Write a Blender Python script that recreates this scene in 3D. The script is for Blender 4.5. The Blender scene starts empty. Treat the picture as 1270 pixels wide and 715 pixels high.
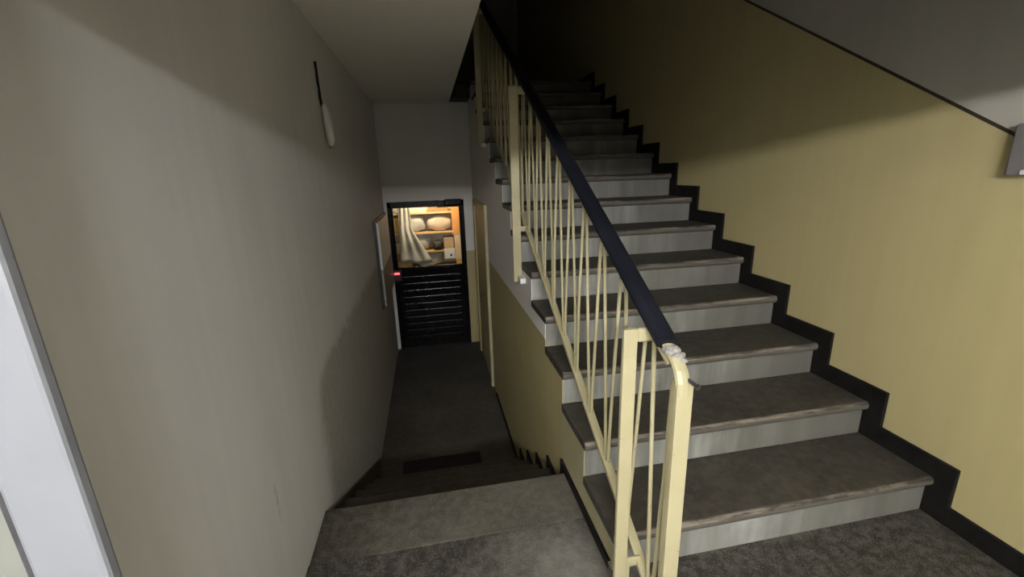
import bpy, bmesh, math, random
from mathutils import Vector, Matrix
random.seed(7)
S = bpy.context.scene
COL = S.collection

# ------------------------------------------------------------------ camera, world, exposure
W_PX = 1270.0
F_PX = 538.65
R_ = ((0.981884, -0.187081, -0.030065), (-0.077677, -0.252695, -0.964423), (0.172828, 0.949287, -0.262649))
cd = bpy.data.cameras.new('camera')
cam = bpy.data.objects.new('camera', cd)
COL.objects.link(cam)
cd.sensor_width = 36.0
cd.sensor_fit = 'HORIZONTAL'
cd.lens = F_PX / W_PX * 36.0
cd.clip_start = 0.02
m = Matrix.Identity(4)
for i in range(3):
    m[i][0] = R_[0][i]
    m[i][1] = -R_[1][i]
    m[i][2] = -R_[2][i]
m[0][3], m[1][3], m[2][3] = 0.0, 0.0, 1.424
cam.matrix_world = m
S.camera = cam

w = bpy.data.worlds.new('world')
S.world = w
w.use_nodes = True
w.node_tree.nodes['Background'].inputs[0].default_value = (0.02, 0.022, 0.025, 1)
w.node_tree.nodes['Background'].inputs[1].default_value = 0.2

S.view_settings.view_transform = 'Standard'
S.view_settings.look = 'None'
S.view_settings.gamma = 1.0
S.view_settings.use_curve_mapping = False
S.view_settings.exposure = 0.0
S.cycles.use_denoising = True
S.cycles.max_bounces = 10
S.cycles.diffuse_bounces = 5

LAMP = (-0.22, -1.95, 2.01)      # fluorescent tube on the rear wall of the hall behind the camera
LAMP_LEN = 1.6
YREAR = -2.08
LAMP_EMIT = 136.0
LAMP_R = 0.08
SHOP_W = 22.0

# ------------------------------------------------------------------ helpers
def obj(name, bm, mats, parent=None, bevel=0.0, smooth=False, seg=2):
    me = bpy.data.meshes.new(name)
    bmesh.ops.recalc_face_normals(bm, faces=bm.faces[:])
    bm.to_mesh(me)
    bm.free()
    if not isinstance(mats, (list, tuple)):
        mats = [mats]
    for x in mats:
        me.materials.append(x)
    if smooth:
        for p in me.polygons:
            p.use_smooth = True
    o = bpy.data.objects.new(name, me)
    COL.objects.link(o)
    if parent:
        o.parent = parent
    if bevel > 0:
        b = o.modifiers.new('bevel', 'BEVEL')
        b.width = bevel
        b.segments = seg
        b.limit_method = 'ANGLE'
    return o

def thing(name, label, cat, loc=(0, 0, 0), rot=(0, 0, 0), group=None):
    o = bpy.data.objects.new(name, None)
    o.empty_display_size = 0.05
    COL.objects.link(o)
    o.location = loc
    o.rotation_euler = rot
    return tag(o, label, cat, group)

def tag(o, label, cat, group=None):
    o['label'] = label
    o['category'] = cat
    if group:
        o['group'] = group
    return o

def struct(o, label=None):
    o['kind'] = 'structure'
    if label:
        o['label'] = label
    return o

def dup(o, parent=None):
    c = o.copy()
    COL.objects.link(c)
    if parent:
        c.parent = parent
    return c

def box(bm, x0, x1, y0, y1, z0, z1, mi=0):
    vs = [bm.verts.new((x, y, z)) for x in (x0, x1) for y in (y0, y1) for z in (z0, z1)]
    for f in ((0, 1, 3, 2), (4, 6, 7, 5), (0, 4, 5, 1), (2, 3, 7, 6), (0, 2, 6, 4), (1, 5, 7, 3)):
        fc = bm.faces.new([vs[i] for i in f])
        fc.material_index = mi

def B(*a):
    bm = bmesh.new()
    box(bm, *a)
    return bm

def prism(bm, pts, x0, x1, mi=0):
    """polygon in (y, z) extruded along x"""
    a = [bm.verts.new((x0, y, z)) for y, z in pts]
    b = [bm.verts.new((x1, y, z)) for y, z in pts]
    n = len(pts)
    fs = [bm.faces.new(a), bm.faces.new(b[::-1])]
    for i in range(n):
        fs.append(bm.faces.new((a[i], b[i], b[(i + 1) % n], a[(i + 1) % n])))
    for f in fs:
        f.material_index = mi

def tube(bm, pts, r, n=8, flat=None):
    pts = [Vector(p) for p in pts]
    rings = []
    prev = None
    for i, p in enumerate(pts):
        t = (pts[min(i + 1, len(pts) - 1)] - pts[max(i - 1, 0)]).normalized()
        if prev is None:
            a = Vector((1, 0, 0)) if abs(t.x) < 0.9 else Vector((0, 0, 1))
        else:
            a = prev
        a = (a - t * a.dot(t)).normalized()
        prev = a
        b = t.cross(a)
        ri = r[i] if isinstance(r, (list, tuple)) else r
        ra, rb = (ri, ri) if flat is None else (ri * flat[0], ri * flat[1])
        rings.append([bm.verts.new(p + a * math.cos(2 * math.pi * k / n) * ra + b * math.sin(2 * math.pi * k / n) * rb) for k in range(n)])
    for i in range(len(rings) - 1):
        for k in range(n):
            bm.faces.new((rings[i][k], rings[i][(k + 1) % n], rings[i + 1][(k + 1) % n], rings[i + 1][k]))
    bm.faces.new(rings[0][::-1])
    bm.faces.new(rings[-1])

def lathe(bm, prof, cx, cy, n=20):
    rings = []
    for r, z in prof:
        rings.append([bm.verts.new((cx + r * math.cos(2 * math.pi * k / n), cy + r * math.sin(2 * math.pi * k / n), z)) for k in range(n)])
    for i in range(len(rings) - 1):
        for k in range(n):
            bm.faces.new((rings[i][k], rings[i][(k + 1) % n], rings[i + 1][(k + 1) % n], rings[i + 1][k]))
    bm.faces.new(rings[0][::-1])
    bm.faces.new(rings[-1])

# ------------------------------------------------------------------ materials
class NT:
    def __init__(s, name, rough=0.6, spec=0.4):
        s.m = bpy.data.materials.new(name)
        s.m.use_nodes = True
        s.t = s.m.node_tree
        s.b = s.t.nodes['Principled BSDF']
        s.b.inputs['Roughness'].default_value = rough
        s.b.inputs['Specular IOR Level'].default_value = spec
    def n(s, kind, **kw):
        o = s.t.nodes.new(kind)
        for k, v in kw.items():
            if k.startswith('i_'):
                o.inputs[k[2:].replace('_', ' ')].default_value = v
            else:
                setattr(o, k, v)
        return o
    def l(s, a, b):
        s.t.links.new(a, b)
    def pos(s, scale=(1, 1, 1), world=True, loc=(0, 0, 0)):
        src = s.n('ShaderNodeNewGeometry').outputs['Position'] if world else s.n('ShaderNodeTexCoord').outputs['Object']
        mp = s.n('ShaderNodeMapping')
        mp.inputs['Scale'].default_value = scale
        mp.inputs['Location'].default_value = loc
        s.l(src, mp.inputs['Vector'])
        return mp.outputs['Vector']
    def noise(s, vec, scale, detail=4, lo=0.35, hi=0.65, rough=0.55):
        nz = s.n('ShaderNodeTexNoise')
        nz.inputs['Scale'].default_value = scale
        nz.inputs['Detail'].default_value = detail
        nz.inputs['Roughness'].default_value = rough
        s.l(vec, nz.inputs['Vector'])
        mr = s.n('ShaderNodeMapRange')
        mr.inputs['From Min'].default_value = lo
        mr.inputs['From Max'].default_value = hi
        s.l(nz.outputs['Fac'], mr.inputs['Value'])
        return mr.outputs['Result'], nz.outputs['Fac']
    def rng(s, v, lo, hi, smooth=True):
        mr = s.n('ShaderNodeMapRange')
        if smooth:
            mr.interpolation_type = 'SMOOTHSTEP'
        mr.inputs['From Min'].default_value = lo
        mr.inputs['From Max'].default_value = hi
        s.l(v, mr.inputs['Value'])
        return mr.outputs['Result']
    def math(s, op, a, b=None):
        o = s.n('ShaderNodeMath', operation=op)
        for i, x in enumerate((a, b)):
            if x is None:
                continue
            if isinstance(x, (int, float)):
                o.inputs[i].default_value = x
            else:
                s.l(x, o.inputs[i])
        return o.outputs[0]
    def mix(s, fac, a, b):
        o = s.n('ShaderNodeMix', data_type='RGBA')
        if isinstance(fac, (int, float)):
            o.inputs[0].default_value = fac
        else:
            s.l(fac, o.inputs[0])
        for i, x in ((6, a), (7, b)):
            if isinstance(x, tuple):
                o.inputs[i].default_value = (*x, 1) if len(x) == 3 else x
            else:
                s.l(x, o.inputs[i])
        return o.outputs[2]
    def col(s, c):
        if isinstance(c, tuple):
            s.b.inputs['Base Color'].default_value = (*c, 1)
        else:
            s.l(c, s.b.inputs['Base Color'])
        return s
    def bump(s, h, strength=0.2, dist=0.01):
        o = s.n('ShaderNodeBump')
        o.inputs['Strength'].default_value = strength
        o.inputs['Distance'].default_value = dist
        s.l(h, o.inputs['Height'])
        s.l(o.outputs[0], s.b.inputs['Normal'])
        return s

def simple(name, c1, c2, scale=8, rough=0.6, bump=0.1, spec=0.4, world=True, stretch=(1, 1, 1)):
    k = NT(name, rough, spec)
    v = k.pos(stretch, world)
    f, h = k.noise(v, scale)
    k.col(k.mix(f, c1, c2))
    if bump:
        k.bump(h, bump, 0.005)
    return k.m

def wall_mat(name, c1, c2, rough=0.75, spec=0.3):
    """painted plaster: faint vertical roller streaks, faint blotches, fine relief"""
    k = NT(name, rough, spec)
    f1, h1 = k.noise(k.pos((9, 9, 0.7)), 1.6, 3, 0.3, 0.7)
    f2, h2 = k.noise(k.pos(), 1.7, 5, 0.3, 0.7)
    f = k.math('ADD', k.math('MULTIPLY', f1, 0.5), k.math('MULTIPLY', f2, 0.5))
    k.col(k.mix(f, c1, c2))
    f3, h3 = k.noise(k.pos(), 60, 3)
    k.bump(k.math('ADD', k.math('MULTIPLY', h2, 1.5), k.math('MULTIPLY', h3, 0.25)), 0.25, 0.006)
    return k

M = {}
# grey left wall with a scuff and a painted person's shadow, speckled, low down
k = wall_mat('grey_plaster', (0.615, 0.61, 0.615), (0.695, 0.69, 0.695))
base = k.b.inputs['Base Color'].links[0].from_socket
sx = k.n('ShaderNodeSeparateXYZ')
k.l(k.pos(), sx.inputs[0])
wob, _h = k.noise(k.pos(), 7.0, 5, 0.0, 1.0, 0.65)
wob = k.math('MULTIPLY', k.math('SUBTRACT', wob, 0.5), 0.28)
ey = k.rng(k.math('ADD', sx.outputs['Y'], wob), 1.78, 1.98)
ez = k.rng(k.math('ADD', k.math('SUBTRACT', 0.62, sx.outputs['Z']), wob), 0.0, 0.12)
# rounded upper corner of the painted shadow
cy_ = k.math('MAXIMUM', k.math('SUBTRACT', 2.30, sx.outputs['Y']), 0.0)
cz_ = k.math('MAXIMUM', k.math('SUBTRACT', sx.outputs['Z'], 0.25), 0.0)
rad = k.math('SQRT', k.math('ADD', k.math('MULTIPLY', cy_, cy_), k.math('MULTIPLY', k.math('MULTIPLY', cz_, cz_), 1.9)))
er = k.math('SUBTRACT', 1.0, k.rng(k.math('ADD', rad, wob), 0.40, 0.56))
cast_shade = k.math('MULTIPLY', k.math('MULTIPLY', er, ez), ey)
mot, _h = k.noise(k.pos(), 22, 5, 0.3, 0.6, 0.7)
cast_shade = k.math('MULTIPLY', cast_shade, k.math('ADD', 0.72, k.math('MULTIPLY', mot, 0.28)))
c = k.mix(k.math('MULTIPLY', cast_shade, 0.85), base, (0.33, 0.325, 0.295))
dd = k.n('ShaderNodeVectorMath', operation='DISTANCE')
dd.inputs[1].default_value = (0.0, 1.30, 0.41 / 7.0)
k.l(k.pos((0.0, 1.0, 1.0 / 7.0)), dd.inputs[0])
scf, _h = k.noise(k.pos(), 40, 4, 0.4, 0.6)
c = k.mix(k.math('MULTIPLY', k.math('MULTIPLY', k.math('SUBTRACT', 1.0, k.rng(dd.outputs['Value'], 0.004, 0.014)), scf), 0.5), c, (0.25, 0.24, 0.21))
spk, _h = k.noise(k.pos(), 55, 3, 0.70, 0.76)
c = k.mix(k.math('MULTIPLY', k.math('MULTIPLY', spk, cast_shade), 0.8), c, (0.12, 0.11, 0.07))
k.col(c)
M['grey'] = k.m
M['white_plaster'] = wall_mat('white_plaster', (0.72, 0.705, 0.66), (0.78, 0.765, 0.72)).m
M['yellow'] = wall_mat('yellow_oil_paint', (0.44, 0.378, 0.19), (0.495, 0.43, 0.223), 0.5, 0.35).m
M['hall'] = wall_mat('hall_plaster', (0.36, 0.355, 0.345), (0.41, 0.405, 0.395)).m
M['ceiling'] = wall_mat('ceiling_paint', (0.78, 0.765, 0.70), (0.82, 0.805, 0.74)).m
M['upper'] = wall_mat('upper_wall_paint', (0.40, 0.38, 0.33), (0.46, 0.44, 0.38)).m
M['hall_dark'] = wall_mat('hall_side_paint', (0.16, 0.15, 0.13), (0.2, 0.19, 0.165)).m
M['shade_line'] = simple('grey_shade_line', (0.03, 0.03, 0.035), (0.06, 0.06, 0.065), 30, 0.6)  # for the painted shadow line at the casing
M['switch_grey'] = simple('grey_plastic', (0.15, 0.14, 0.135), (0.18, 0.17, 0.165), 10, 0.5, 0.03)
M['hall_floor'] = simple('pale_bounce_floor', (0.42, 0.415, 0.40), (0.46, 0.455, 0.44), 5, 0.4, 0.05)  # unseen hall floor, made pale to bounce light into the corridor
M['line'] = simple('dark_border_paint', (0.030, 0.022, 0.014), (0.05, 0.038, 0.022), 20, 0.6)
M['black'] = simple('black_oil_paint', (0.006, 0.006, 0.006), (0.013, 0.012, 0.011), 14, 0.6, 0.05, 0.15)
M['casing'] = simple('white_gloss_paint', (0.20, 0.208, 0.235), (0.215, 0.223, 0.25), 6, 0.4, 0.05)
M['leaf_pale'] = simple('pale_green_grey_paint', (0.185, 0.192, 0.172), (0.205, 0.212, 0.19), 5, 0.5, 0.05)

def terrazzo(name, dark, light, patch_lo, patch_hi, speck=0.35, rough=0.55, nose=False, lamplit=None, grit=0.30):
    k = NT(name, rough, 0.35)
    v = k.pos()
    f, h = k.noise(v, 2.6, 6, patch_lo, patch_hi, 0.6)
    if lamplit:                                # lamplight painted in as a pale patch, shade as dark tone around it
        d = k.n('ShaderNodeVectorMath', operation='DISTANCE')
        d.inputs[1].default_value = lamplit[0]
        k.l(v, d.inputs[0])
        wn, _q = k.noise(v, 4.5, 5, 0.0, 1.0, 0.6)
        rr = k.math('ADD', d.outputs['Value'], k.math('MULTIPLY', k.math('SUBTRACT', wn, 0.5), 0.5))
        f = k.math('MULTIPLY', k.math('ADD', k.math('MULTIPLY', f, 0.5), 0.35), k.math('SUBTRACT', 1.0, k.rng(rr, lamplit[1], lamplit[2])))
    c = k.mix(f, dark, light)
    g, h2 = k.noise(v, 26, 4, 0.42, 0.62, 0.6)
    c = k.mix(k.math('MULTIPLY', g, grit), c, tuple(x * 1.9 for x in light))
    vo = k.n('ShaderNodeTexVoronoi')
    vo.inputs['Scale'].default_value = 140
    k.l(v, vo.inputs['Vector'])
    sp = k.math('LESS_THAN', vo.outputs['Distance'], 0.3)
    c = k.mix(k.math('MULTIPLY', sp, speck), c, tuple(x * 1.7 for x in light))
    if nose:
        lo = k.n('ShaderNodeSeparateXYZ')
        k.l(k.pos((1, 1, 1), False), lo.inputs[0])
        e = k.math('SUBTRACT', 1.0, k.rng(lo.outputs['Y'], 0.008, 0.022))
        up = k.math('GREATER_THAN', lo.outputs['Z'], -0.012)
        q, hq = k.noise(k.pos((1.0, 8, 8)), 3.2, 5, 0.46, 0.6, 0.7)
        c = k.mix(k.math('MULTIPLY', k.math('MULTIPLY', k.math('MULTIPLY', e, up), q), 0.6), c, (0.36, 0.30, 0.25))
        fr_ = k.math('SUBTRACT', 1.0, k.rng(lo.outputs['Y'], 0.006, 0.012))
        c = k.mix(k.math('MULTIPLY', k.math('MULTIPLY', fr_, k.math('SUBTRACT', 1.0, up)), 0.45), c, (0.16, 0.15, 0.13))
    k.col(c)
    k.bump(h2, 0.25, 0.004)
    return k.m
M['tread'] = terrazzo('worn_terrazzo_tread', (0.026, 0.023, 0.019), (0.064, 0.058, 0.048), 0.35, 0.68, nose=True)
M['landing'] = terrazzo('lamplit_terrazzo_floor', (0.028, 0.025, 0.021), (0.25, 0.24, 0.215), 0.42, 0.68, speck=0.2, lamplit=((0.34, 1.20, 0.0), 0.06, 0.40), grit=0.10)
M['edge_slab'] = terrazzo('gritty_terrazzo_edge', (0.032, 0.029, 0.023), (0.135, 0.125, 0.104), 0.35, 0.65, lamplit=((0.36, 1.58, 0.0), 0.15, 1.05), grit=0.18)
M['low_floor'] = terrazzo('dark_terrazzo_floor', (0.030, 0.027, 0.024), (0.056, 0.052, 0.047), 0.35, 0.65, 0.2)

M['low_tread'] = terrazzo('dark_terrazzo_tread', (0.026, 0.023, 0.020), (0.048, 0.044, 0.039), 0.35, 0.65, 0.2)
# riser: grey paint rubbed pale in vertical smears
k = NT('scuffed_grey_riser', 0.55, 0.4)
f1, h1 = k.noise(k.pos((6, 1, 0.8)), 1.5, 4, 0.38, 0.66)
f2, h2 = k.noise(k.pos((1, 1, 1), True, (3, 1, 0)), 3.0, 5, 0.4, 0.6)
c = k.mix(f1, (0.20, 0.20, 0.18), (0.43, 0.44, 0.425))
c = k.mix(k.math('MULTIPLY', f2, 0.45), c, (0.16, 0.155, 0.135))
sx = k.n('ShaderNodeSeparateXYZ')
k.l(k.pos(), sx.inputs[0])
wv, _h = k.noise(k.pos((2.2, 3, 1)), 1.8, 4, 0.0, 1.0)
side_shade = k.rng(k.math('ADD', sx.outputs['X'], k.math('MULTIPLY', k.math('SUBTRACT', wv, 0.5), 0.9)), 0.95, 1.65)
c = k.mix(k.math('MULTIPLY', side_shade, 0.8), c, (0.115, 0.112, 0.095))  # riser colour darkens to the right, painting in the light's falloff
k.col(c).bump(h2, 0.2, 0.004)
M['riser'] = k.m

# cream railing enamel with tiny chips
k = NT('cream_enamel', 0.42, 0.45)
f, h = k.noise(k.pos(), 9, 4, 0.3, 0.7)
c = k.mix(f, (0.41, 0.37, 0.222), (0.46, 0.413, 0.255))
g, h2 = k.noise(k.pos(), 75, 3, 0.70, 0.74)
c = k.mix(k.math('MULTIPLY', g, 0.8), c, (0.17, 0.13, 0.08))
k.col(c).bump(h, 0.25, 0.002)
M['cream'] = k.m
M['pvc'] = simple('black_pvc', (0.006, 0.007, 0.012), (0.010, 0.011, 0.018), 12, 0.6, 0.04, 0.18)
M['tape'] = simple('torn_pale_plastic', (0.26, 0.25, 0.23), (0.40, 0.39, 0.37), 60, 0.6, 0.3)
M['white'] = simple('white_bracket_paint', (0.70, 0.70, 0.68), (0.78, 0.78, 0.76), 12, 0.5, 0.05)
M['steel'] = simple('dark_steel', (0.035, 0.03, 0.028), (0.06, 0.05, 0.045), 40, 0.4, 0.1)
M['door_black'] = simple('black_door_lacquer', (0.003, 0.003, 0.004), (0.006, 0.006, 0.007), 10, 0.22, 0.03, 0.2)
M['rubber'] = simple('black_rubber', (0.008, 0.008, 0.008), (0.016, 0.016, 0.015), 60, 0.85, 0.3)
M['cable'] = simple('black_cable', (0.006, 0.006, 0.006), (0.012, 0.012, 0.012), 30, 0.6, 0.1)
M['opal'] = simple('opal_glass', (0.58, 0.58, 0.56), (0.62, 0.62, 0.60), 12, 0.35, 0.0)
M['niche'] = simple('pale_niche_paint', (0.66, 0.67, 0.68), (0.72, 0.73, 0.74), 6, 0.5, 0.05)
M['niche_low'] = simple('grey_niche_paint', (0.26, 0.26, 0.24), (0.32, 0.32, 0.30), 6, 0.5, 0.05)

def emis(name, c, s):
    k = NT(name)
    k.col((0.02, 0.02, 0.02))
    k.b.inputs['Emission Color'].default_value = (*c, 1)
    k.b.inputs['Emission Strength'].default_value = s
    return k.m
M['bulb'] = emis('lit_bulb', (1.0, 0.99, 0.97), LAMP_EMIT)
M['led'] = emis('red_led', (1.0, 0.08, 0.09), 3.0)
k = NT('clear_pane', 0.05)
gl = k.n('ShaderNodeBsdfGlossy')
gl.inputs['Roughness'].default_value = 0.05
tr = k.n('ShaderNodeBsdfTransparent')
tr.inputs[0].default_value = (0.93, 0.94, 0.93, 1)
mx = k.n('ShaderNodeMixShader')
fr = k.n('ShaderNodeFresnel')
fr.inputs[0].default_value = 1.45
k.l(fr.outputs[0], mx.inputs[0])
k.l(tr.outputs[0], mx.inputs[1])
k.l(gl.outputs[0], mx.inputs[2])
k.l(mx.outputs[0], k.t.nodes['Material Output'].inputs['Surface'])
M['pane'] = k.m

# ------------------------------------------------------------------ measurements (metres, landing at z = 0)
XL, XS, XR = -0.555, 0.553, 1.94        # left wall, wall under the stair, right wall
RISE, GO, Y1, NST = 0.17, 0.305, 1.155, 14
ZLOW = -0.866
YB = 5.66                               # back wall face
ZS0, ZS1 = 2.224, 2.38                  # upper floor slab
ZTOP = 4.7
DADO = 0.55                             # dado line on the wall under the stair
DOORY0, DOORY1 = 0.565, 0.70            # doorway the camera looks through
LINTEL = 1.724

# ------------------------------------------------------------------ structure
bm = bmesh.new()
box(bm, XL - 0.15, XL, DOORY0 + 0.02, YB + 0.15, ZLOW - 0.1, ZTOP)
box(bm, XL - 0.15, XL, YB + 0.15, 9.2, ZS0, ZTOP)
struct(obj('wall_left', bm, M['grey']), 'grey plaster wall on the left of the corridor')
# back wall with the door opening
bm = bmesh.new()
DX0, DX1, DZ1 = -0.515, 0.435, 1.085
box(bm, XL, DX0, YB, YB + 0.15, ZLOW - 0.1, DZ1)
box(bm, XL, XS + 0.3, YB, YB + 0.15, DZ1, ZS1)
box(bm, XS + 0.3, XR + 0.2, YB, YB + 0.15, ZLOW - 0.1, ZS1)
box(bm, DX1, XS + 0.3, YB, YB + 0.15, 0.42, DZ1)
box(bm, DX1, XS + 0.3, YB, YB + 0.15, ZLOW - 0.1, 0.42, 1)
struct(obj('wall_back', bm, [M['white_plaster'], M['yellow']]), 'pale wall with the dark glazed door at the corridor end')

YU = 9.2                                # the dark upper hall runs on behind the stair head
struct(obj('wall_upper_back', B(XL - 0.15, XR + 0.15, YU, YU + 0.1, ZS0, ZTOP), M['upper']))
# right wall: yellow oil paint below a border that climbs with the stair
def border(y):
    return 1.474 if y < 1.17 else 1.474 + (y - 1.17) * 0.607
bm = bmesh.new()
ys = [0.0, 1.17, YB]
for a, b in ((-0.6, 1.17), (1.17, 9.2)):
    prism(bm, [(a, -0.2), (b, -0.2), (min(b, 6.0), border(min(b, 6.0))), (a, border(a))][0:2] + [(b, border(min(b, 6.0))), (min(b, 6.0), border(min(b, 6.0))), (a, border(a))], XR, XR + 0.15, 0)
    prism(bm, [(a, border(a)), (min(b, 6.0), border(min(b, 6.0))), (b, border(min(b, 6.0))), (b, ZTOP + 0.4), (a, ZTOP + 0.4)], XR, XR + 0.15, 1)
struct(obj('wall_right', bm, [M['yellow'], M['upper']]), 'wall painted yellow below a sloping border and grey above')
bm = bmesh.new()
for a, b in ((DOORY1, 1.17), (1.17, 5.4)):
    prism(bm, [(a, border(a) - 0.006), (b, border(b) - 0.006), (b, border(b) + 0.007), (a, border(a) + 0.007)], XR - 0.0015, XR + 0.01)
struct(obj('trim_1', bm, M['line']), 'thin dark border line between yellow and grey paint')

# black zigzag skirting up the right wall
def nos(k_):                             # nosing (y, z) of step k (1-based)
    return Y1 + (k_ - 1) * GO, RISE * k_
out, inn = [(DOORY1, 0.082)], [(DOORY1, -0.02)]
for k_ in range(1, NST + 1):
    y, z = nos(k_)
    out += [(y - 0.065, z - RISE + 0.082), (y - 0.065, z + 0.082)]
    inn += [(y + 0.03, z - RISE - 0.02), (y + 0.03, z - 0.02)]
out += [(YB, out[-1][1])]
inn += [(YB, inn[-1][1])]
bm = bmesh.new()
n = len(out)
va = [[bm.verts.new((x, y, z)) for y, z in p] for x in (XR - 0.014, XR + 0.002) for p in (out, inn)]
for i in range(n - 1):
    bm.faces.new((va[0][i], va[0][i + 1], va[1][i + 1], va[1][i]))
    bm.faces.new((va[2][i], va[3][i], va[3][i + 1], va[2][i + 1]))
    bm.faces.new((va[0][i], va[2][i], va[2][i + 1], va[0][i + 1]))
    bm.faces.new((va[1][i], va[1][i + 1], va[3][i + 1], va[3][i]))
struct(obj('baseboard_right', bm, M['black'], bevel=0.004), 'black stepped skirting along the yellow wall')

# floors
struct(obj('floor_landing', B(XL - 0.1, XR, DOORY0, 1.44, -0.16, 0.0), M['landing']), 'grey landing floor')
struct(obj('floor_hall', B(-1.7, XR + 0.15, YREAR, DOORY0, -0.16, 0.0), M['hall_floor']))
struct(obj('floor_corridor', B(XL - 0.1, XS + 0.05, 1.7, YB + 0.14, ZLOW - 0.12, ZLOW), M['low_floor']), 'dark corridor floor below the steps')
struct(obj('floor_upper', B(XL - 0.1, XR, YB - 0.3, YU, ZS0 + 0.01, ZS1 - 0.002), M['landing']))
# upper floor slab over the corridor: its underside is the corridor ceiling
struct(obj('ceiling_corridor', B(XL, 0.325, DOORY1, YB, ZS0, ZS1), M['ceiling']), 'pale flat ceiling over the corridor')
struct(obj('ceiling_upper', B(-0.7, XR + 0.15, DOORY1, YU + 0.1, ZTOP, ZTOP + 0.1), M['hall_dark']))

# wall under the stair (stepped top), two paint colours
bm = bmesh.new()
XW = XS + 0.10
yb = [1.08]
def strip(y0, y1, z0, z1):
    if z1 <= z0:
        return
    if z0 < DADO < z1:
        box(bm, XS, XW, y0, y1, z0, DADO, 0)
        box(bm, XS, XW, y0, y1, DADO, z1, 1)
    else:
        box(bm, XS, XW, y0, y1, z0, z1, CREAM if z1 <= DADO else 1)
for k_ in range(1, NST + 1):
    y, z = nos(k_)
    y0 = y + 0.028
    y1 = nos(k_ + 1)[0] + 0.028 if k_ < NST else YB
    CREAM = 2 if y1 < 1.80 else 0  # near end takes paler cream: its brighter light painted as colour
    strip(y0, y1, ZLOW - 0.1 if y0 > 1.6 else (-0.15 if y1 < 1.73 else ZLOW - 0.1), z - 0.042)
struct(obj('wall_stair_side', bm, [M['yellow'], M['white_plaster'], M['cream']]), 'wall under the stair, yellow below and white above')

# stepped dark skirting on the stair-side wall, following the steps down
DY1, DGO, DRISE = 1.735, 0.272, 0.1732
out, inn = [(1.19, 0.035)], [(1.19, -0.03)]
for j in range(5):
    y = DY1 + 0.055 + j * DGO
    z = -DRISE * j
    out += [(y, z + 0.035), (y, z - DRISE + 0.035)]
    inn += [(y - 0.08, z - 0.03), (y - 0.08, z - DRISE - 0.03)]
out += [(4.1, out[-1][1])]
inn += [(4.1, inn[-1][1])]
bm = bmesh.new()
va = [[bm.verts.new((x, y, z)) for y, z in p] for x in (XS - 0.012, XS + 0.002) for p in (out, inn)]
for i in range(len(out) - 1):
    bm.faces.new((va[0][i], va[0][i + 1], va[1][i + 1], va[1][i]))
    bm.faces.new((va[2][i], va[3][i], va[3][i + 1], va[2][i + 1]))
    bm.faces.new((va[0][i], va[2][i], va[2][i + 1], va[0][i + 1]))
    bm.faces.new((va[1][i], va[1][i + 1], va[3][i + 1], va[3][i]))
struct(obj('baseboard_stair_side', bm, M['black']))
# sloping dark skirting on the left wall beside the steps down
bm = bmesh.new()
prism(bm, [(DY1 - 0.03, -0.01), (DY1 + 0.09, -0.07), (3.2, -0.80), (3.2, ZLOW - 0.02), (2.9, ZLOW - 0.02), (DY1 - 0.03, -0.15)], XL - 0.002, XL + 0.012)
struct(obj('baseboard_left', bm, M['low_floor'], bevel=0.004))

# ------------------------------------------------------------------ doorway the camera looks through, and the hall behind
bm = bmesh.new()
box(bm, -1.7, -0.53, DOORY0 + 0.004, DOORY0 + 0.02, -0.1, LINTEL + 0.2)
box(bm, -1.7, 0.30, DOORY0, DOORY1, LINTEL, ZTOP + 0.1)
box(bm, 0.30, XR + 0.6, DOORY0, DOORY1, LINTEL - 0.02, ZTOP + 0.1)  # unseen right lintel, height set to shade the upper steps
struct(obj('wall_front', bm, M['leaf_pale']), 'pale wall around the doorway at the left')
d3 = bpy.data.objects.new('door_3', None)
COL.objects.link(d3)
struct(d3, 'white door casing at the left edge')
obj('casing', B(-0.532, -0.450, DOORY0 - 0.020, DOORY0 + 0.002, 0.0, LINTEL), M['casing'], d3, 0.006)
obj('casing_shade_line', B(-0.548, -0.532, DOORY0 - 0.008, DOORY0 + 0.03, 0.0, LINTEL), M['shade_line'], d3, 0.002)  # dark strip put in as the shadow line beside the casing
struct(obj('wall_hall_left', B(-1.85, -1.7, YREAR - 0.15, DOORY1, -0.1, 2.6), M['hall']))
struct(obj('bounce_blocker', B(0.42, 1.75, YREAR, YREAR + 0.03, 0.0, 2.2), M['hall_dark']))  # dark panel added out of view to cut bounce light
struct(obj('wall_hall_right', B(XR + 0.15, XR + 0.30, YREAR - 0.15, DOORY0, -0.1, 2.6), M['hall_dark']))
struct(obj('wall_hall_rear', B(-1.85, XR + 0.3, YREAR - 0.15, YREAR, -0.1, 2.6), M['hall']))
struct(obj('ceiling_hall', B(-1.85, XR + 0.3, YREAR - 0.15, DOORY0, 2.5, 2.6), M['ceiling']))

# ------------------------------------------------------------------ stair going up
st = thing('staircase', 'grey terrazzo staircase climbing between the cream railing and the yellow wall', 'staircase', (1.25, Y1, 0))
o0 = Vector(st.location)
XT0 = XS - 0.004
bm = bmesh.new()
T = 0.042
prof = [(0.010, 0.0), (GO + 0.028, 0.0), (GO + 0.028, -T), (0.014, -T), (0.004, -T + 0.008), (0.0, -T * 0.5), (0.003, -0.008)]
prism(bm, prof, XT0 - o0.x, XR - 0.001 - o0.x)
tr0 = obj('tread', bm, M['tread'], st, 0.006)
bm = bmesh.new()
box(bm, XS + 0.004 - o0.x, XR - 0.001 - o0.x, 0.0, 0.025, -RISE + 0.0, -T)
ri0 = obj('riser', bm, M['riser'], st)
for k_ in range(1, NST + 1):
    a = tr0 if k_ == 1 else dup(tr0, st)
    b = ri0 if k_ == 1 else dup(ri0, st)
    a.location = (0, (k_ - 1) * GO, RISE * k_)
    b.location = (0, (k_ - 1) * GO + 0.026, RISE * k_)

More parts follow.
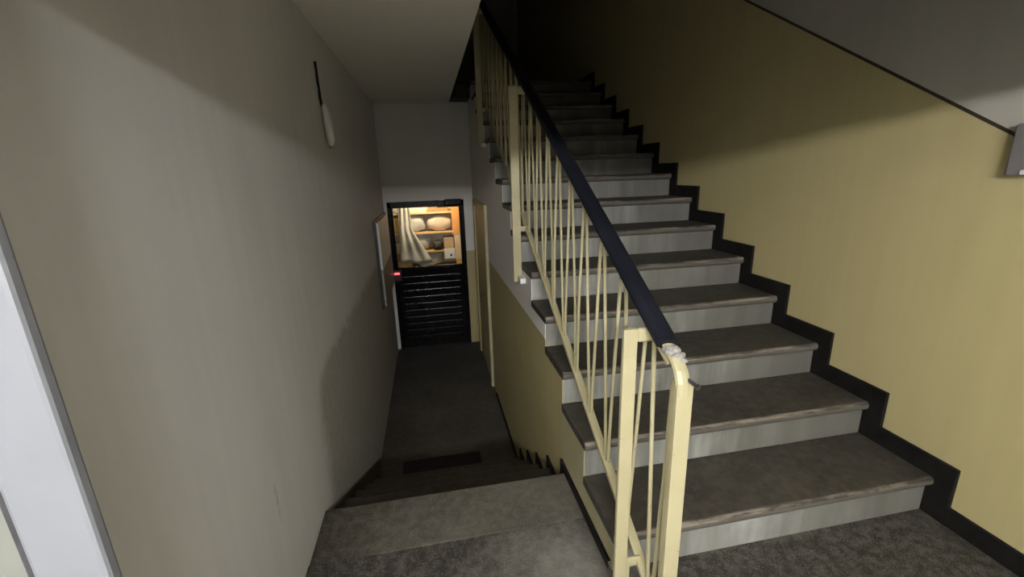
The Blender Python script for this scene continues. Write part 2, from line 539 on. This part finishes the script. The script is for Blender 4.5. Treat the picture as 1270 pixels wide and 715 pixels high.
# ------------------------------------------------------------------ steps going down
sd = thing('lower_steps', 'short flight of dark steps going down to the corridor', 'staircase', (0, DY1, 0))
bm = bmesh.new()
WX0, WX1 = XL + 0.001, XS - 0.001
prism(bm, [(-0.295, 0.0), (-0.008, 0.0), (0.0, -0.008), (0.0, -0.036), (-0.295, -0.036)][::-1], WX0, WX1)
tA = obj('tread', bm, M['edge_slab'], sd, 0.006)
bm = bmesh.new()
prism(bm, [(-0.30, 0.0), (-0.008, 0.0), (0.0, -0.008), (0.0, -0.036), (-0.30, -0.036)][::-1], WX0, WX1)
tB = obj('tread', bm, M['low_tread'], sd, 0.006)
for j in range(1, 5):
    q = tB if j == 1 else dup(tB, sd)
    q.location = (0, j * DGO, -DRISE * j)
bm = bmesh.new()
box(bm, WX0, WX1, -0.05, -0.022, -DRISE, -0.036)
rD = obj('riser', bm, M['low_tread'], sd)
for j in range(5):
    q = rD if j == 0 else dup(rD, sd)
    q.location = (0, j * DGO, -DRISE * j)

# ------------------------------------------------------------------ railing
rl = thing('stair_railing', 'cream steel stair railing with zigzag bars and black handrail', 'railing', (0.59, 0.905, 0))
r0 = Vector(rl.location)
XRL, XP = 0.592, 0.522
SL = 0.563
def hz(y):                                # handrail top
    return 0.977 + SL * (y - 0.97)
def bz(y):                                # bottom rail centre
    return 0.235 + SL * (y - 1.16)
def P(x, y, z):
    return (x - r0.x, y - r0.y, z - r0.z)
YE = 5.05
# handrail: rounded PVC section
bm = bmesh.new()
sec = [(-0.030, -0.020), (-0.032, -0.008), (-0.024, 0.002), (-0.010, 0.007), (0.010, 0.007), (0.024, 0.002), (0.032, -0.008), (0.030, -0.020), (0.018, -0.024), (-0.018, -0.024)]
def sweep(bm, sec, y0, y1, zf, mi=0, skew=0.0):
    a, b = [], []
    for dx, dz in sec:
        for L, y in ((a, y0 + skew * dx), (b, y1)):
            L.append(bm.verts.new(P(XRL + dx, y - dz * 0.45, zf(y) + dz * 0.87)))
    nn = len(sec)
    bm.faces.new(a)
    bm.faces.new(b[::-1])
    for i in range(nn):
        bm.faces.new((a[i], b[i], b[(i + 1) % nn], a[(i + 1) % nn]))
sweep(bm, sec, 0.968, YE + 0.05, hz, skew=-0.15)
obj('handrail', bm, M['pvc'], rl, 0.002)
bm = bmesh.new()
flat = [(-0.019, -0.034), (-0.019, -0.025), (0.019, -0.025), (0.019, -0.034)]
sweep(bm, flat, 0.93, YE + 0.03, hz)
obj('top_flat_bar', bm, M['cream'], rl)
bm = bmesh.new()
sweep(bm, [(-0.016, -0.009), (-0.016, 0.009), (0.016, 0.009), (0.016, -0.009)], 0.90, YE, bz)
obj('bottom_rail', bm, M['cream'], rl, 0.002)
# torn end of the handrail: bare bar bent down to the end post
bm = bmesh.new()
pts = [(XRL, 0.985, hz(0.985) - 0.014), (XRL, 0.955, hz(0.955) - 0.012), (XRL + 0.001, 0.930, hz(0.930) - 0.014), (XRL + 0.002, 0.912, hz(0.912) - 0.024), (XRL + 0.003, 0.900, hz(0.900) - 0.045), (XRL + 0.004, 0.896, hz(0.896) - 0.075)]
tube(bm, [P(*p) for p in pts], [0.017, 0.018, 0.0185, 0.020, 0.021, 0.018], 10, (1.0, 0.55))
obj('rail_end', bm, M['cream'], rl)['label'] = 'bent bare steel end of the handrail'
for (yy, dx, rr, sx) in ((0.958, 0.0, 0.021, 1.15), (0.942, 0.006, 0.017, 1.3), (0.928, 0.014, 0.012, 1.1)):
    bm = bmesh.new()
    bmesh.ops.create_icosphere(bm, subdivisions=3, radius=rr)
    for v in bm.verts:
        h = math.sin(v.co.x * 310 + yy * 90) * math.cos(v.co.y * 270) * 0.0022 + random.uniform(-0.0006, 0.0006)
        v.co += v.co.normalized() * h
        v.co.x *= sx
        v.co.z *= 0.62
        v.co += Vector(P(XRL + dx, yy, hz(yy) - 0.012))
    obj('torn_cover', bm, M['tape'], rl)['label'] = 'pale torn plastic remnant of the handrail cover'
bm = bmesh.new()
tube(bm, [P(XRL + 0.012, 0.906, hz(0.9) - 0.034), P(XRL + 0.024, 0.872, hz(0.9) - 0.043)], 0.005, 8)
tube(bm, [P(XRL + 0.024, 0.872, hz(0.9) - 0.043), P(XRL + 0.0255, 0.867, hz(0.9) - 0.0445)], 0.0075, 8)
obj('screw', bm, M['steel'], rl)['label'] = 'dark screw sticking out of the rail end'
bm = bmesh.new()
# end post, flat bar folded to an angle
x0, x1 = XRL - 0.016, XRL + 0.030
box(bm, *[v for pr in zip((x0 - r0.x, 0.893 - r0.y, 0.0), (x1 - r0.x, 0.901 - r0.y, hz(0.9) - 0.045)) for v in pr])
box(bm, *[v for pr in zip((x0 - r0.x, 0.901 - r0.y, 0.0), (x0 + 0.008 - r0.x, 0.921 - r0.y, hz(0.9) - 0.045)) for v in pr])
obj('post', bm, M['cream'], rl, 0.002)['label'] = 'chipped cream end post'
# side posts bolted outside the stair, with arms to both rails
posts = [1.055, 2.645, 4.235]
HWP = 0.021
for yp in posts:
    zt = hz(yp) - 0.035
    near = yp < 1.2
    zb = 0.0 if near else bz(yp) - 0.335
    bm = bmesh.new()
    hw = HWP if near else 0.026
    y0, y1 = yp - 0.008 - r0.y, yp + 0.008 - r0.y
    box(bm, XP - hw - r0.x, XP + hw - r0.x, y0, y1, zb, zt)
    po = obj('post', bm, M['cream'], rl, 0.003)
    bm = bmesh.new()
    box(bm, XP + hw - 0.001 - r0.x, XRL + 0.012 - r0.x, y0, y1, zt - 0.042, zt)
    obj('arm', bm, M['cream'], po, 0.008, seg=3)
    bm = bmesh.new()
    zz = bz(yp)
    box(bm, XP + hw - 0.001 - r0.x, XRL - r0.x, y0 + 0.002, y1 - 0.002, zz - 0.018, zz + 0.016)
    obj('arm', bm, M['cream'], po, 0.005)
    bm = bmesh.new()
    if not near:
        box(bm, XP - 0.004 - r0.x, XS + 0.004 - r0.x, y0 - 0.085, y0, zb + 0.006, zb + 0.040)
        obj('bracket', bm, M['white'], po, 0.004)['label'] = 'white mounting bracket'
    else:
        box(bm, XP + 0.018 - r0.x, XP + 0.034 - r0.x, y0 + 0.004, y1 + 0.002, zz - 0.085, zz - 0.01)
        obj('bracket', bm, M['cream'], po, 0.003)
# zigzag bars: each V of rod is one baluster
PER = 0.18
def hairpin(ya, yb, yc):
    """from the top at ya down to the bottom bend at yb and up to the top at yc"""
    g = 0.013
    pts = []
    ja, jc = random.uniform(-0.006, 0.006), random.uniform(-0.006, 0.006)
    pts.append((XRL, ya + g + ja, hz(ya + g) - 0.030))
    zb_ = bz(yb) + 0.012
    s = random.uniform(-0.004, 0.004)
    pts.append((XRL + s, yb - g - 0.02, zb_ + 0.30))
    pts.append((XRL, yb - g - 0.002, zb_ + 0.06))
    for i in range(7):
        a = math.pi + math.pi * i / 6
        pts.append((XRL, yb + g * math.cos(a), zb_ + 0.010 + 0.016 * math.sin(a)))
    pts.append((XRL, yb + g + 0.002, zb_ + 0.06))
    pts.append((XRL - s, yb + g + 0.02, zb_ + 0.30))
    pts.append((XRL, yc - g + jc, hz(yc - g) - 0.030))
    bm = bmesh.new()
    tube(bm, [P(*p) for p in pts], 0.0065, 7)
    return obj('baluster', bm, M['cream'], rl, smooth=True)
yb_ = 1.165
while yb_ < YE - 0.1:
    hairpin(yb_ - PER / 2, yb_, yb_ + PER / 2)
    yb_ += PER
# front panel between the last post and the end post
bm = bmesh.new()
yb_ = 0.985
zb_ = bz(yb_) + 0.012
pts = [(XRL, yb_ + 0.062, hz(1.04) - 0.05), (XRL, yb_ + 0.020, zb_ + 0.10)]
for i in range(7):
    a = math.pi * i / 6
    pts.append((XRL, yb_ + 0.016 * math.cos(a), zb_ + 0.012 - 0.018 * math.sin(a)))
pts += [(XRL, yb_ - 0.022, zb_ + 0.10), (XRL, yb_ - 0.030, zb_ + 0.30), (XRL - 0.004, yb_ - 0.044, zb_ + 0.42), (XRL - 0.006, 0.930, hz(0.92) - 0.085), (XRL - 0.006, 0.926, hz(0.92) - 0.062), (XRL - 0.004, 0.918, hz(0.92) - 0.050), (XRL, 0.908, hz(0.92) - 0.055)]
tube(bm, [P(*p) for p in pts], 0.0066, 8)
obj('baluster', bm, M['cream'], rl, smooth=True)

# ------------------------------------------------------------------ door at the corridor end
d1 = bpy.data.objects.new('door_1', None)
COL.objects.link(d1)
d1.location = (0, YB, ZLOW)
struct(d1, 'black glazed door at the end of the corridor')
def D(x0, x1, y0, y1, z0, z1):
    return B(x0, x1, y0, y1, z0 - ZLOW, z1 - ZLOW)
FW = 0.045
bm = bmesh.new()
for a in ((DX0, DX0 + FW, -0.02, 0.10, ZLOW, DZ1), (DX1 - FW, DX1, -0.02, 0.10, ZLOW, DZ1), (DX0, DX1, -0.02, 0.10, DZ1 - 0.075, DZ1)):
    box(bm, a[0], a[1], a[2], a[3], a[4] - ZLOW, a[5] - ZLOW)
obj('door_frame', bm, M['door_black'], d1, 0.004)
WZ0, WZ1 = 0.245, 1.005
lf = obj('door_leaf', D(DX0 + FW, DX1 - FW, 0.02, 0.06, ZLOW + 0.005, WZ0 - 0.02), M['door_black'], d1, 0.003)
zz = ZLOW + 0.09
while zz + 0.085 < WZ0 - 0.06:
    sl = obj('slat', D(DX0 + FW + 0.05, DX1 - FW - 0.05, 0.004, 0.024, zz, zz + 0.078), M['door_black'], lf, 0.010, seg=3)
    zz += 0.092
bm = bmesh.new()
x0, x1 = DX0 + FW, DX1 - FW
for a in ((x0, x0 + 0.018, WZ0 - 0.02, WZ1 + 0.02), (x1 - 0.018, x1, WZ0 - 0.02, WZ1 + 0.02), (x0, x1, WZ0 - 0.02, WZ0), (x0, x1, WZ1, WZ1 + 0.02)):
    box(bm, a[0], a[1], 0.015, 0.06, a[2] - ZLOW, a[3] - ZLOW)
obj('window_frame', bm, M['door_black'], d1, 0.003)
obj('pane', D(x0 + 0.016, x1 - 0.016, 0.035, 0.041, WZ0 - 0.002, WZ1 + 0.002), M['pane'], d1)
dc = obj('door_closer', D(0.19, 0.405, -0.075, -0.02, DZ1 - 0.065, DZ1 + 0.012), M['door_black'], d1, 0.012, seg=3)
obj('closer_arm', D(0.10, 0.40, -0.055, -0.045, DZ1 - 0.085, DZ1 - 0.068), M['door_black'], dc, 0.002)
lk = obj('lock_box', D(DX0 + 0.002, DX0 + 0.10, -0.05, -0.015, 0.085, 0.225), M['steel'], d1, 0.006)
obj('indicator_light', D(DX0 + 0.012, DX0 + 0.078, -0.062, -0.048, 0.175, 0.20), M['led'], lk, 0.004)['label'] = 'small glowing red light'

# door in the wall under the stair
d2 = bpy.data.objects.new('door_2', None)
COL.objects.link(d2)
d2.location = (XS, 4.75, ZLOW)
struct(d2, 'yellow side door in the wall under the stair')
def E2(x0, x1, y0, y1, z0, z1):
    return B(x0 - XS, x1 - XS, y0 - 4.75, y1 - 4.75, z0 - ZLOW, z1 - ZLOW)
obj('casing', E2(XS - 0.030, XS + 0.02, 4.30, 4.39, ZLOW, 1.10), M['cream'], d2, 0.006)
obj('casing', E2(XS - 0.030, XS + 0.02, 5.30, 5.39, ZLOW, 1.10), M['yellow'], d2, 0.006)
obj('casing', E2(XS - 0.030, XS + 0.02, 4.39, 5.30, 1.03, 1.10), M['yellow'], d2, 0.006)
l2 = obj('door_leaf', E2(XS - 0.012, XS + 0.02, 4.39, 5.30, ZLOW + 0.01, 1.03), M['yellow'], d2, 0.003)
bm = bmesh.new()
tube(bm, [(-0.012, -0.28, 1.0), (-0.055, -0.28, 1.0), (-0.062, -0.26, 1.0), (-0.06, -0.15, 0.995)], 0.009, 8)
obj('door_handle', bm, M['steel'], l2)

# pier between both doors stays part of the back wall: low pale wall stub
# ------------------------------------------------------------------ niche on the left wall by the door, built as a flat panel
cb = thing('wall_niche', 'pale shallow niche on the left wall beside the glazed door', 'niche', (XL, 4.95, 0.08))
obj('body', B(0.0, 0.022, -0.52, 0.60, 0.0, 0.90), M['steel'], cb, 0.004)  # dark edge put in for the shadow gap of the niche
dr = obj('niche_face', B(0.022, 0.046, -0.44, 0.60, 0.40, 0.88), M['niche'], cb, 0.004)
obj('niche_face', B(0.022, 0.046, -0.44, 0.60, 0.01, 0.395), M['niche_low'], cb, 0.004)['label'] = 'darker grey lower part'

# lamp holder hanging on the left wall
lp = thing('wall_lamp', 'unlit white tube lamp hanging from a black cable on the grey wall', 'lamp', (XL, 2.80, 1.6))
bm = bmesh.new()
cp = [(0.006, -0.045, 0.425), (0.008, -0.047, 0.38), (0.006, -0.044, 0.33), (0.009, -0.046, 0.29), (0.007, -0.040, 0.24), (0.010, -0.036, 0.20)]
tube(bm, cp, [0.007, 0.006, 0.0075, 0.006, 0.0075, 0.007], 8)
obj('cable', bm, M['cable'], lp)
bm = bmesh.new()
tube(bm, [(0.018, -0.034, 0.215), (0.022, -0.028, 0.195), (0.026, -0.02, 0.15), (0.028, -0.01, 0.08), (0.028, 0.0, 0.03), (0.026, 0.006, 0.005), (0.024, 0.008, -0.008)], [0.012, 0.022, 0.030, 0.034, 0.033, 0.024, 0.010], 14, (0.75, 1.0))
obj('lamp_glass', bm, M['opal'], lp, smooth=True)
bm = bmesh.new()
tube(bm, [(0.024, 0.008, -0.006), (0.024, 0.010, -0.022)], 0.011, 10)
obj('end_cap', bm, M['niche_low'], lp)

# switch box on the right wall at the frame edge
sb = thing('switch_box', 'grey switch box on the yellow wall at the end of the border', 'switch box', (XR, 1.10, 1.41))
obj('box_body', B(-0.035, 0.0, -0.07, 0.075, -0.055, 0.11), M['switch_grey'], sb, 0.006)
obj('switch', B(-0.044, -0.035, -0.02, 0.03, -0.05, -0.035), M['white'], sb, 0.003)

# door mat at the foot of the steps
mt = obj('doormat', B(-0.37, 0.26, 2.815, 3.19, ZLOW + 0.0005, ZLOW + 0.014), M['rubber'], None, 0.006)
tag(mt, 'black rubber doormat at the foot of the lower steps', 'doormat')

# ------------------------------------------------------------------ lit shop beyond the glazed door
bm = bmesh.new()
SY0, SY1, SX0, SX1, SZ1 = YB + 0.15, 7.6, -1.6, 1.3, 1.9
shop_wall = simple('shop_wall_paint', (0.60, 0.50, 0.35), (0.66, 0.56, 0.40), 3, 0.7)
struct(obj('wall_shop_back', B(SX0, SX1, SY1, SY1 + 0.1, ZLOW, SZ1), shop_wall))
struct(obj('wall_shop_left', B(SX0 - 0.1, SX0, SY0, SY1 + 0.1, ZLOW, SZ1), shop_wall))
struct(obj('wall_shop_right', B(SX1, SX1 + 0.1, SY0, SY1 + 0.1, ZLOW, SZ1), shop_wall))
struct(obj('floor_shop', B(SX0 - 0.1, SX1 + 0.1, YB + 0.14, SY1 + 0.1, ZLOW - 0.1, ZLOW), M['low_floor']))
struct(obj('ceiling_shop', B(SX0 - 0.1, SX1 + 0.1, SY0, SY1 + 0.1, SZ1, SZ1 + 0.1), shop_wall))
wood = simple('light_wood', (0.52, 0.33, 0.13), (0.62, 0.41, 0.17), 4, 0.5, 0.1, 0.4, True, (1, 1, 8))
orange = simple('orange_laminate', (0.70, 0.31, 0.09), (0.76, 0.36, 0.11), 4, 0.4, 0.03)
amber = simple('amber_card', (0.62, 0.40, 0.10), (0.70, 0.46, 0.13), 6, 0.6, 0.05)
kraft = simple('kraft_card', (0.46, 0.32, 0.18), (0.54, 0.39, 0.23), 6, 0.7, 0.05)
cream_c = simple('cream_card', (0.66, 0.54, 0.36), (0.72, 0.61, 0.43), 6, 0.6, 0.05)
paper = simple('white_paper', (0.72, 0.73, 0.74), (0.8, 0.8, 0.8), 10, 0.6, 0.02)
blue = simple('blue_print', (0.05, 0.08, 0.22), (0.07, 0.1, 0.26), 10, 0.6, 0.0)
greybag = simple('grey_plastic_bag', (0.42, 0.42, 0.38), (0.54, 0.54, 0.49), 9, 0.4, 0.4)
pinkbag = simple('beige_paper_bag', (0.58, 0.45, 0.33), (0.66, 0.53, 0.40), 9, 0.6, 0.3)
darkc = simple('dark_cloth', (0.03, 0.03, 0.03), (0.07, 0.065, 0.06), 12, 0.8, 0.3)
brown = simple('brown_card', (0.24, 0.14, 0.06), (0.32, 0.20, 0.09), 8, 0.7, 0.05)

# shelf unit facing the door: bay seen through the pane
YF = 6.25                                # front of the shelves
sh = thing('shelf_unit', 'light wooden shelf unit lit warmly behind the door pane', 'shelf', (-0.06, YF, ZLOW))
def SHB(x0, x1, y0, y1, z0, z1):
    return B(x0 + 0.06, x1 + 0.06, y0 - YF, y1 - YF, z0 - ZLOW, z1 - ZLOW)
SHX0, SHX1 = -0.66, 0.47
for z in (-0.42, 0.10, 0.335, 0.60, 0.88):
    obj('shelf_board', SHB(SHX0, SHX1, YF, YF + 0.34, z - 0.012, z + 0.012), wood, sh, 0.002)
obj('side_panel', SHB(SHX0 - 0.02, SHX0, YF, YF + 0.34, ZLOW, 1.3), wood, sh, 0.002)
obj('side_panel', SHB(SHX1, SHX1 + 0.02, YF, YF + 0.34, ZLOW, 1.3), wood, sh, 0.002)
obj('back_panel', SHB(SHX0, SHX1, YF + 0.34, YF + 0.352, ZLOW, 1.3), cream_c, sh)
pb = obj('orange_panel', SHB(0.30, 0.42, YF - 0.02, YF - 0.001, 0.56, 1.05), orange, sh, 0.002)
pb['label'] = 'orange upright front panel'
pb = obj('front_panel', SHB(0.32, 0.44, YF - 0.02, YF - 0.001, 0.20, 0.555), cream_c, sh, 0.002)
pb['label'] = 'cream upright front panel'
pb = obj('plinth_panel', SHB(0.33, 0.46, YF - 0.02, YF - 0.001, 0.02, 0.195), amber, sh, 0.002)
pb['label'] = 'amber low front panel'

def carton(x0, x1, z0, z1, mat, label, y0=0.03, d=0.2, flap=True):
    t = thing('carton', label, 'carton', ((x0 + x1) / 2, YF + y0 + d / 2, z0), group='cartons on the lit shelves')
    hx = (x1 - x0) / 2
    h = z1 - z0
    obj('box_body', B(-hx, hx, -d / 2, d / 2, 0, h), mat, t, 0.003)
    if flap:
        obj('lid', B(-hx - 0.003, hx + 0.003, -d / 2 - 0.003, d / 2 + 0.003, h - min(0.03, h * 0.3), h + 0.003), mat, t, 0.002)
    return t
def bag(x, z, w_, h, mat, label, name='bag', y0=0.10, d=0.13, seed=1):
    rnd = random.Random(seed)
    bm = bmesh.new()
    bmesh.ops.create_icosphere(bm, subdivisions=3, radius=1.0)
    ph = [rnd.uniform(0, 6) for _ in range(4)]
    for v in bm.verts:
        c_ = v.co
        s = 1 + 0.09 * math.sin(c_.x * 5 + ph[0]) * math.cos(c_.z * 4 + ph[1]) + 0.05 * math.sin(c_.z * 9 + c_.y * 7 + ph[2])
        sx = abs(c_.x) ** 0.75 * (1 if c_.x >= 0 else -1)
        sz = abs(c_.z) ** 0.75 * (1 if c_.z >= 0 else -1)
        v.co = Vector((sx * s * w_ / 2, c_.y * s * d / 2, sz * s * h / 2))
    zmin = min(v.co.z for v in bm.verts)
    for v in bm.verts:
        v.co.z -= zmin
    t = thing(name, label, name.replace('_', ' '), (x, YF + y0, z), group='bags and bundles on the lit shelves')
    obj('bag_body', bm, mat, t, smooth=True)
    bm = bmesh.new()
    zt = h * 0.97
    tube(bm, [(-w_ * 0.12, 0, zt - 0.02), (-w_ * 0.06, 0, zt + 0.012), (w_ * 0.06, 0, zt + 0.012), (w_ * 0.12, 0, zt - 0.02)], 0.006, 6)
    obj('tied_neck', bm, mat, t, smooth=True)
    return t
carton(-0.62, -0.44, 0.892, 1.02, greybag, 'grey carton at the upper left of the lit shelves')
carton(-0.40, -0.05, 0.892, 1.05, cream_c, 'long cream carton on the top lit shelf')
carton(-0.02, 0.26, 0.892, 0.985, brown, 'low brown carton on the top shelf beside the orange panel')
carton(-0.62, -0.40, 0.612, 0.83, amber, 'amber carton at the left of the middle shelf')
bag(-0.22, 0.612, 0.30, 0.262, greybag, 'grey plastic bag leaning on the middle shelf', seed=2)
bag(0.125, 0.612, 0.36, 0.225, pinkbag, 'wide beige bag on the middle shelf', seed=3)
carton(-0.60, -0.38, 0.347, 0.47, cream_c, 'cream carton at the left of the lower shelf')
bag(-0.18, 0.347, 0.36, 0.235, greybag, 'grey plastic bag slumped on the lower shelf', seed=5)
bag(0.085, 0.347, 0.14, 0.13, darkc, 'dark cloth bundle on the lower shelf', 'cloth_bundle', 0.06, 0.12, 7)
carton(0.17, 0.31, 0.347, 0.52, kraft, 'narrow kraft carton beside the cream panel')
carton(-0.62, -0.30, 0.112, 0.20, amber, 'flat amber carton at the bottom left of the pane')
carton(-0.62, -0.36, 0.215, 0.30, brown, 'brown carton stacked on the flat amber carton')
bag(-0.06, 0.112, 0.44, 0.20, greybag, 'broad grey bag on the bottom shelf', seed=11)
# pale plastic sheet hung over the shelf fronts
bm = bmesh.new()
NU, NV = 16, 14
g_ = []
for j in range(NV + 1):
    v_ = j / NV
    z = 0.99 - 0.80 * v_
    xa = -0.42 - 0.04 * v_
    xb = -0.27 + (0.03 * v_ if v_ < 0.4 else 0.012 + 0.42 * (v_ - 0.4))
    row = []
    for i in range(NU + 1):
        u_ = i / NU
        row.append(bm.verts.new((xa + (xb - xa) * u_ + 0.06, -0.035 + 0.016 * math.sin(u_ * 17 + v_ * 3) - 0.02 * v_ + 0.01 * math.sin(v_ * 9), z - 0.99 + 0.015 * math.sin(u_ * 7) * v_)))
    g_.append(row)
for j in range(NV):
    for i in range(NU):
        bm.faces.new((g_[j][i], g_[j][i + 1], g_[j + 1][i + 1], g_[j + 1][i]))
ps = obj('plastic_sheet', bm, greybag, smooth=True)
ps.location = (-0.06, YF, 0.99)
so_ = ps.modifiers.new('thick', 'SOLIDIFY')
so_.thickness = 0.002
tag(ps, 'pale grey plastic sheet hanging over the fronts of the lit shelves', 'sheet')
t = thing('paper_sheet', 'white paper sheet with a blue spot on the lower shelf edge', 'paper', (0.24, YF - 0.012, 0.22))
obj('sheet', B(-0.075, 0.075, -0.002, 0.0, 0.0, 0.15), paper, t)
bm = bmesh.new()
lathe(bm, [(0.001, 0), (0.018, 0), (0.018, 0.0015), (0.001, 0.0015)], 0, 0, 12)
bmesh.ops.rotate(bm, verts=bm.verts, cent=(0, 0, 0), matrix=Matrix.Rotation(math.pi / 2, 3, 'X'))
bmesh.ops.translate(bm, verts=bm.verts, vec=(0.02, -0.002, 0.05))
obj('blue_spot', bm, blue, t)
# shop lamp
sl_ = thing('ceiling_light', 'warm pendant lamp hanging in the shop behind the door', 'lamp', (0.0, 5.93, 1.50))
bm = bmesh.new()
lathe(bm, [(0.02, 0.0), (0.02, -0.05), (0.10, -0.09), (0.11, -0.11), (0.10, -0.11), (0.02, -0.055)], 0, 0, 20)
obj('lamp_shade', bm, M['white'], sl_)
bm = bmesh.new()
tube(bm, [(0, 0, -0.01), (0, 0, SZ1 - 1.50)], 0.004, 6)
obj('cord', bm, M['cable'], sl_)
ld = bpy.data.lights.new('shop_lamp_light', 'AREA')
ld.shape = 'DISK'
ld.size = 0.18
ld.energy = SHOP_W
ld.color = (1.0, 0.78, 0.52)
lo = bpy.data.objects.new('lamp_light', ld)
COL.objects.link(lo)
lo.parent = sl_
lo.location = (0, 0, -0.12)
lo.rotation_euler = (math.radians(50), 0, 0)

# ------------------------------------------------------------------ hall lamp behind the camera
hl = thing('tube_lamp', 'lit white tube lamp on the rear wall of the hall behind the doorway', 'lamp', (LAMP[0], LAMP[1], LAMP[2]))
def tube_x(x0, x1, r):
    bm = bmesh.new()
    tube(bm, [(x0, 0, 0), (x1, 0, 0)], r, 20)
    return bm
obj('bulb', tube_x(-LAMP_LEN / 2, LAMP_LEN / 2, LAMP_R), M['bulb'], hl, smooth=True)
for sg in (-1, 1):
    obj('end_cap', tube_x(sg * LAMP_LEN / 2, sg * (LAMP_LEN / 2 + 0.03), LAMP_R + 0.004), M['white'], hl)
obj('base_plate', B(-LAMP_LEN / 2 - 0.03, LAMP_LEN / 2 + 0.03, YREAR - LAMP[1], -LAMP_R - 0.002, -0.05, 0.05), M['white'], hl, 0.004)
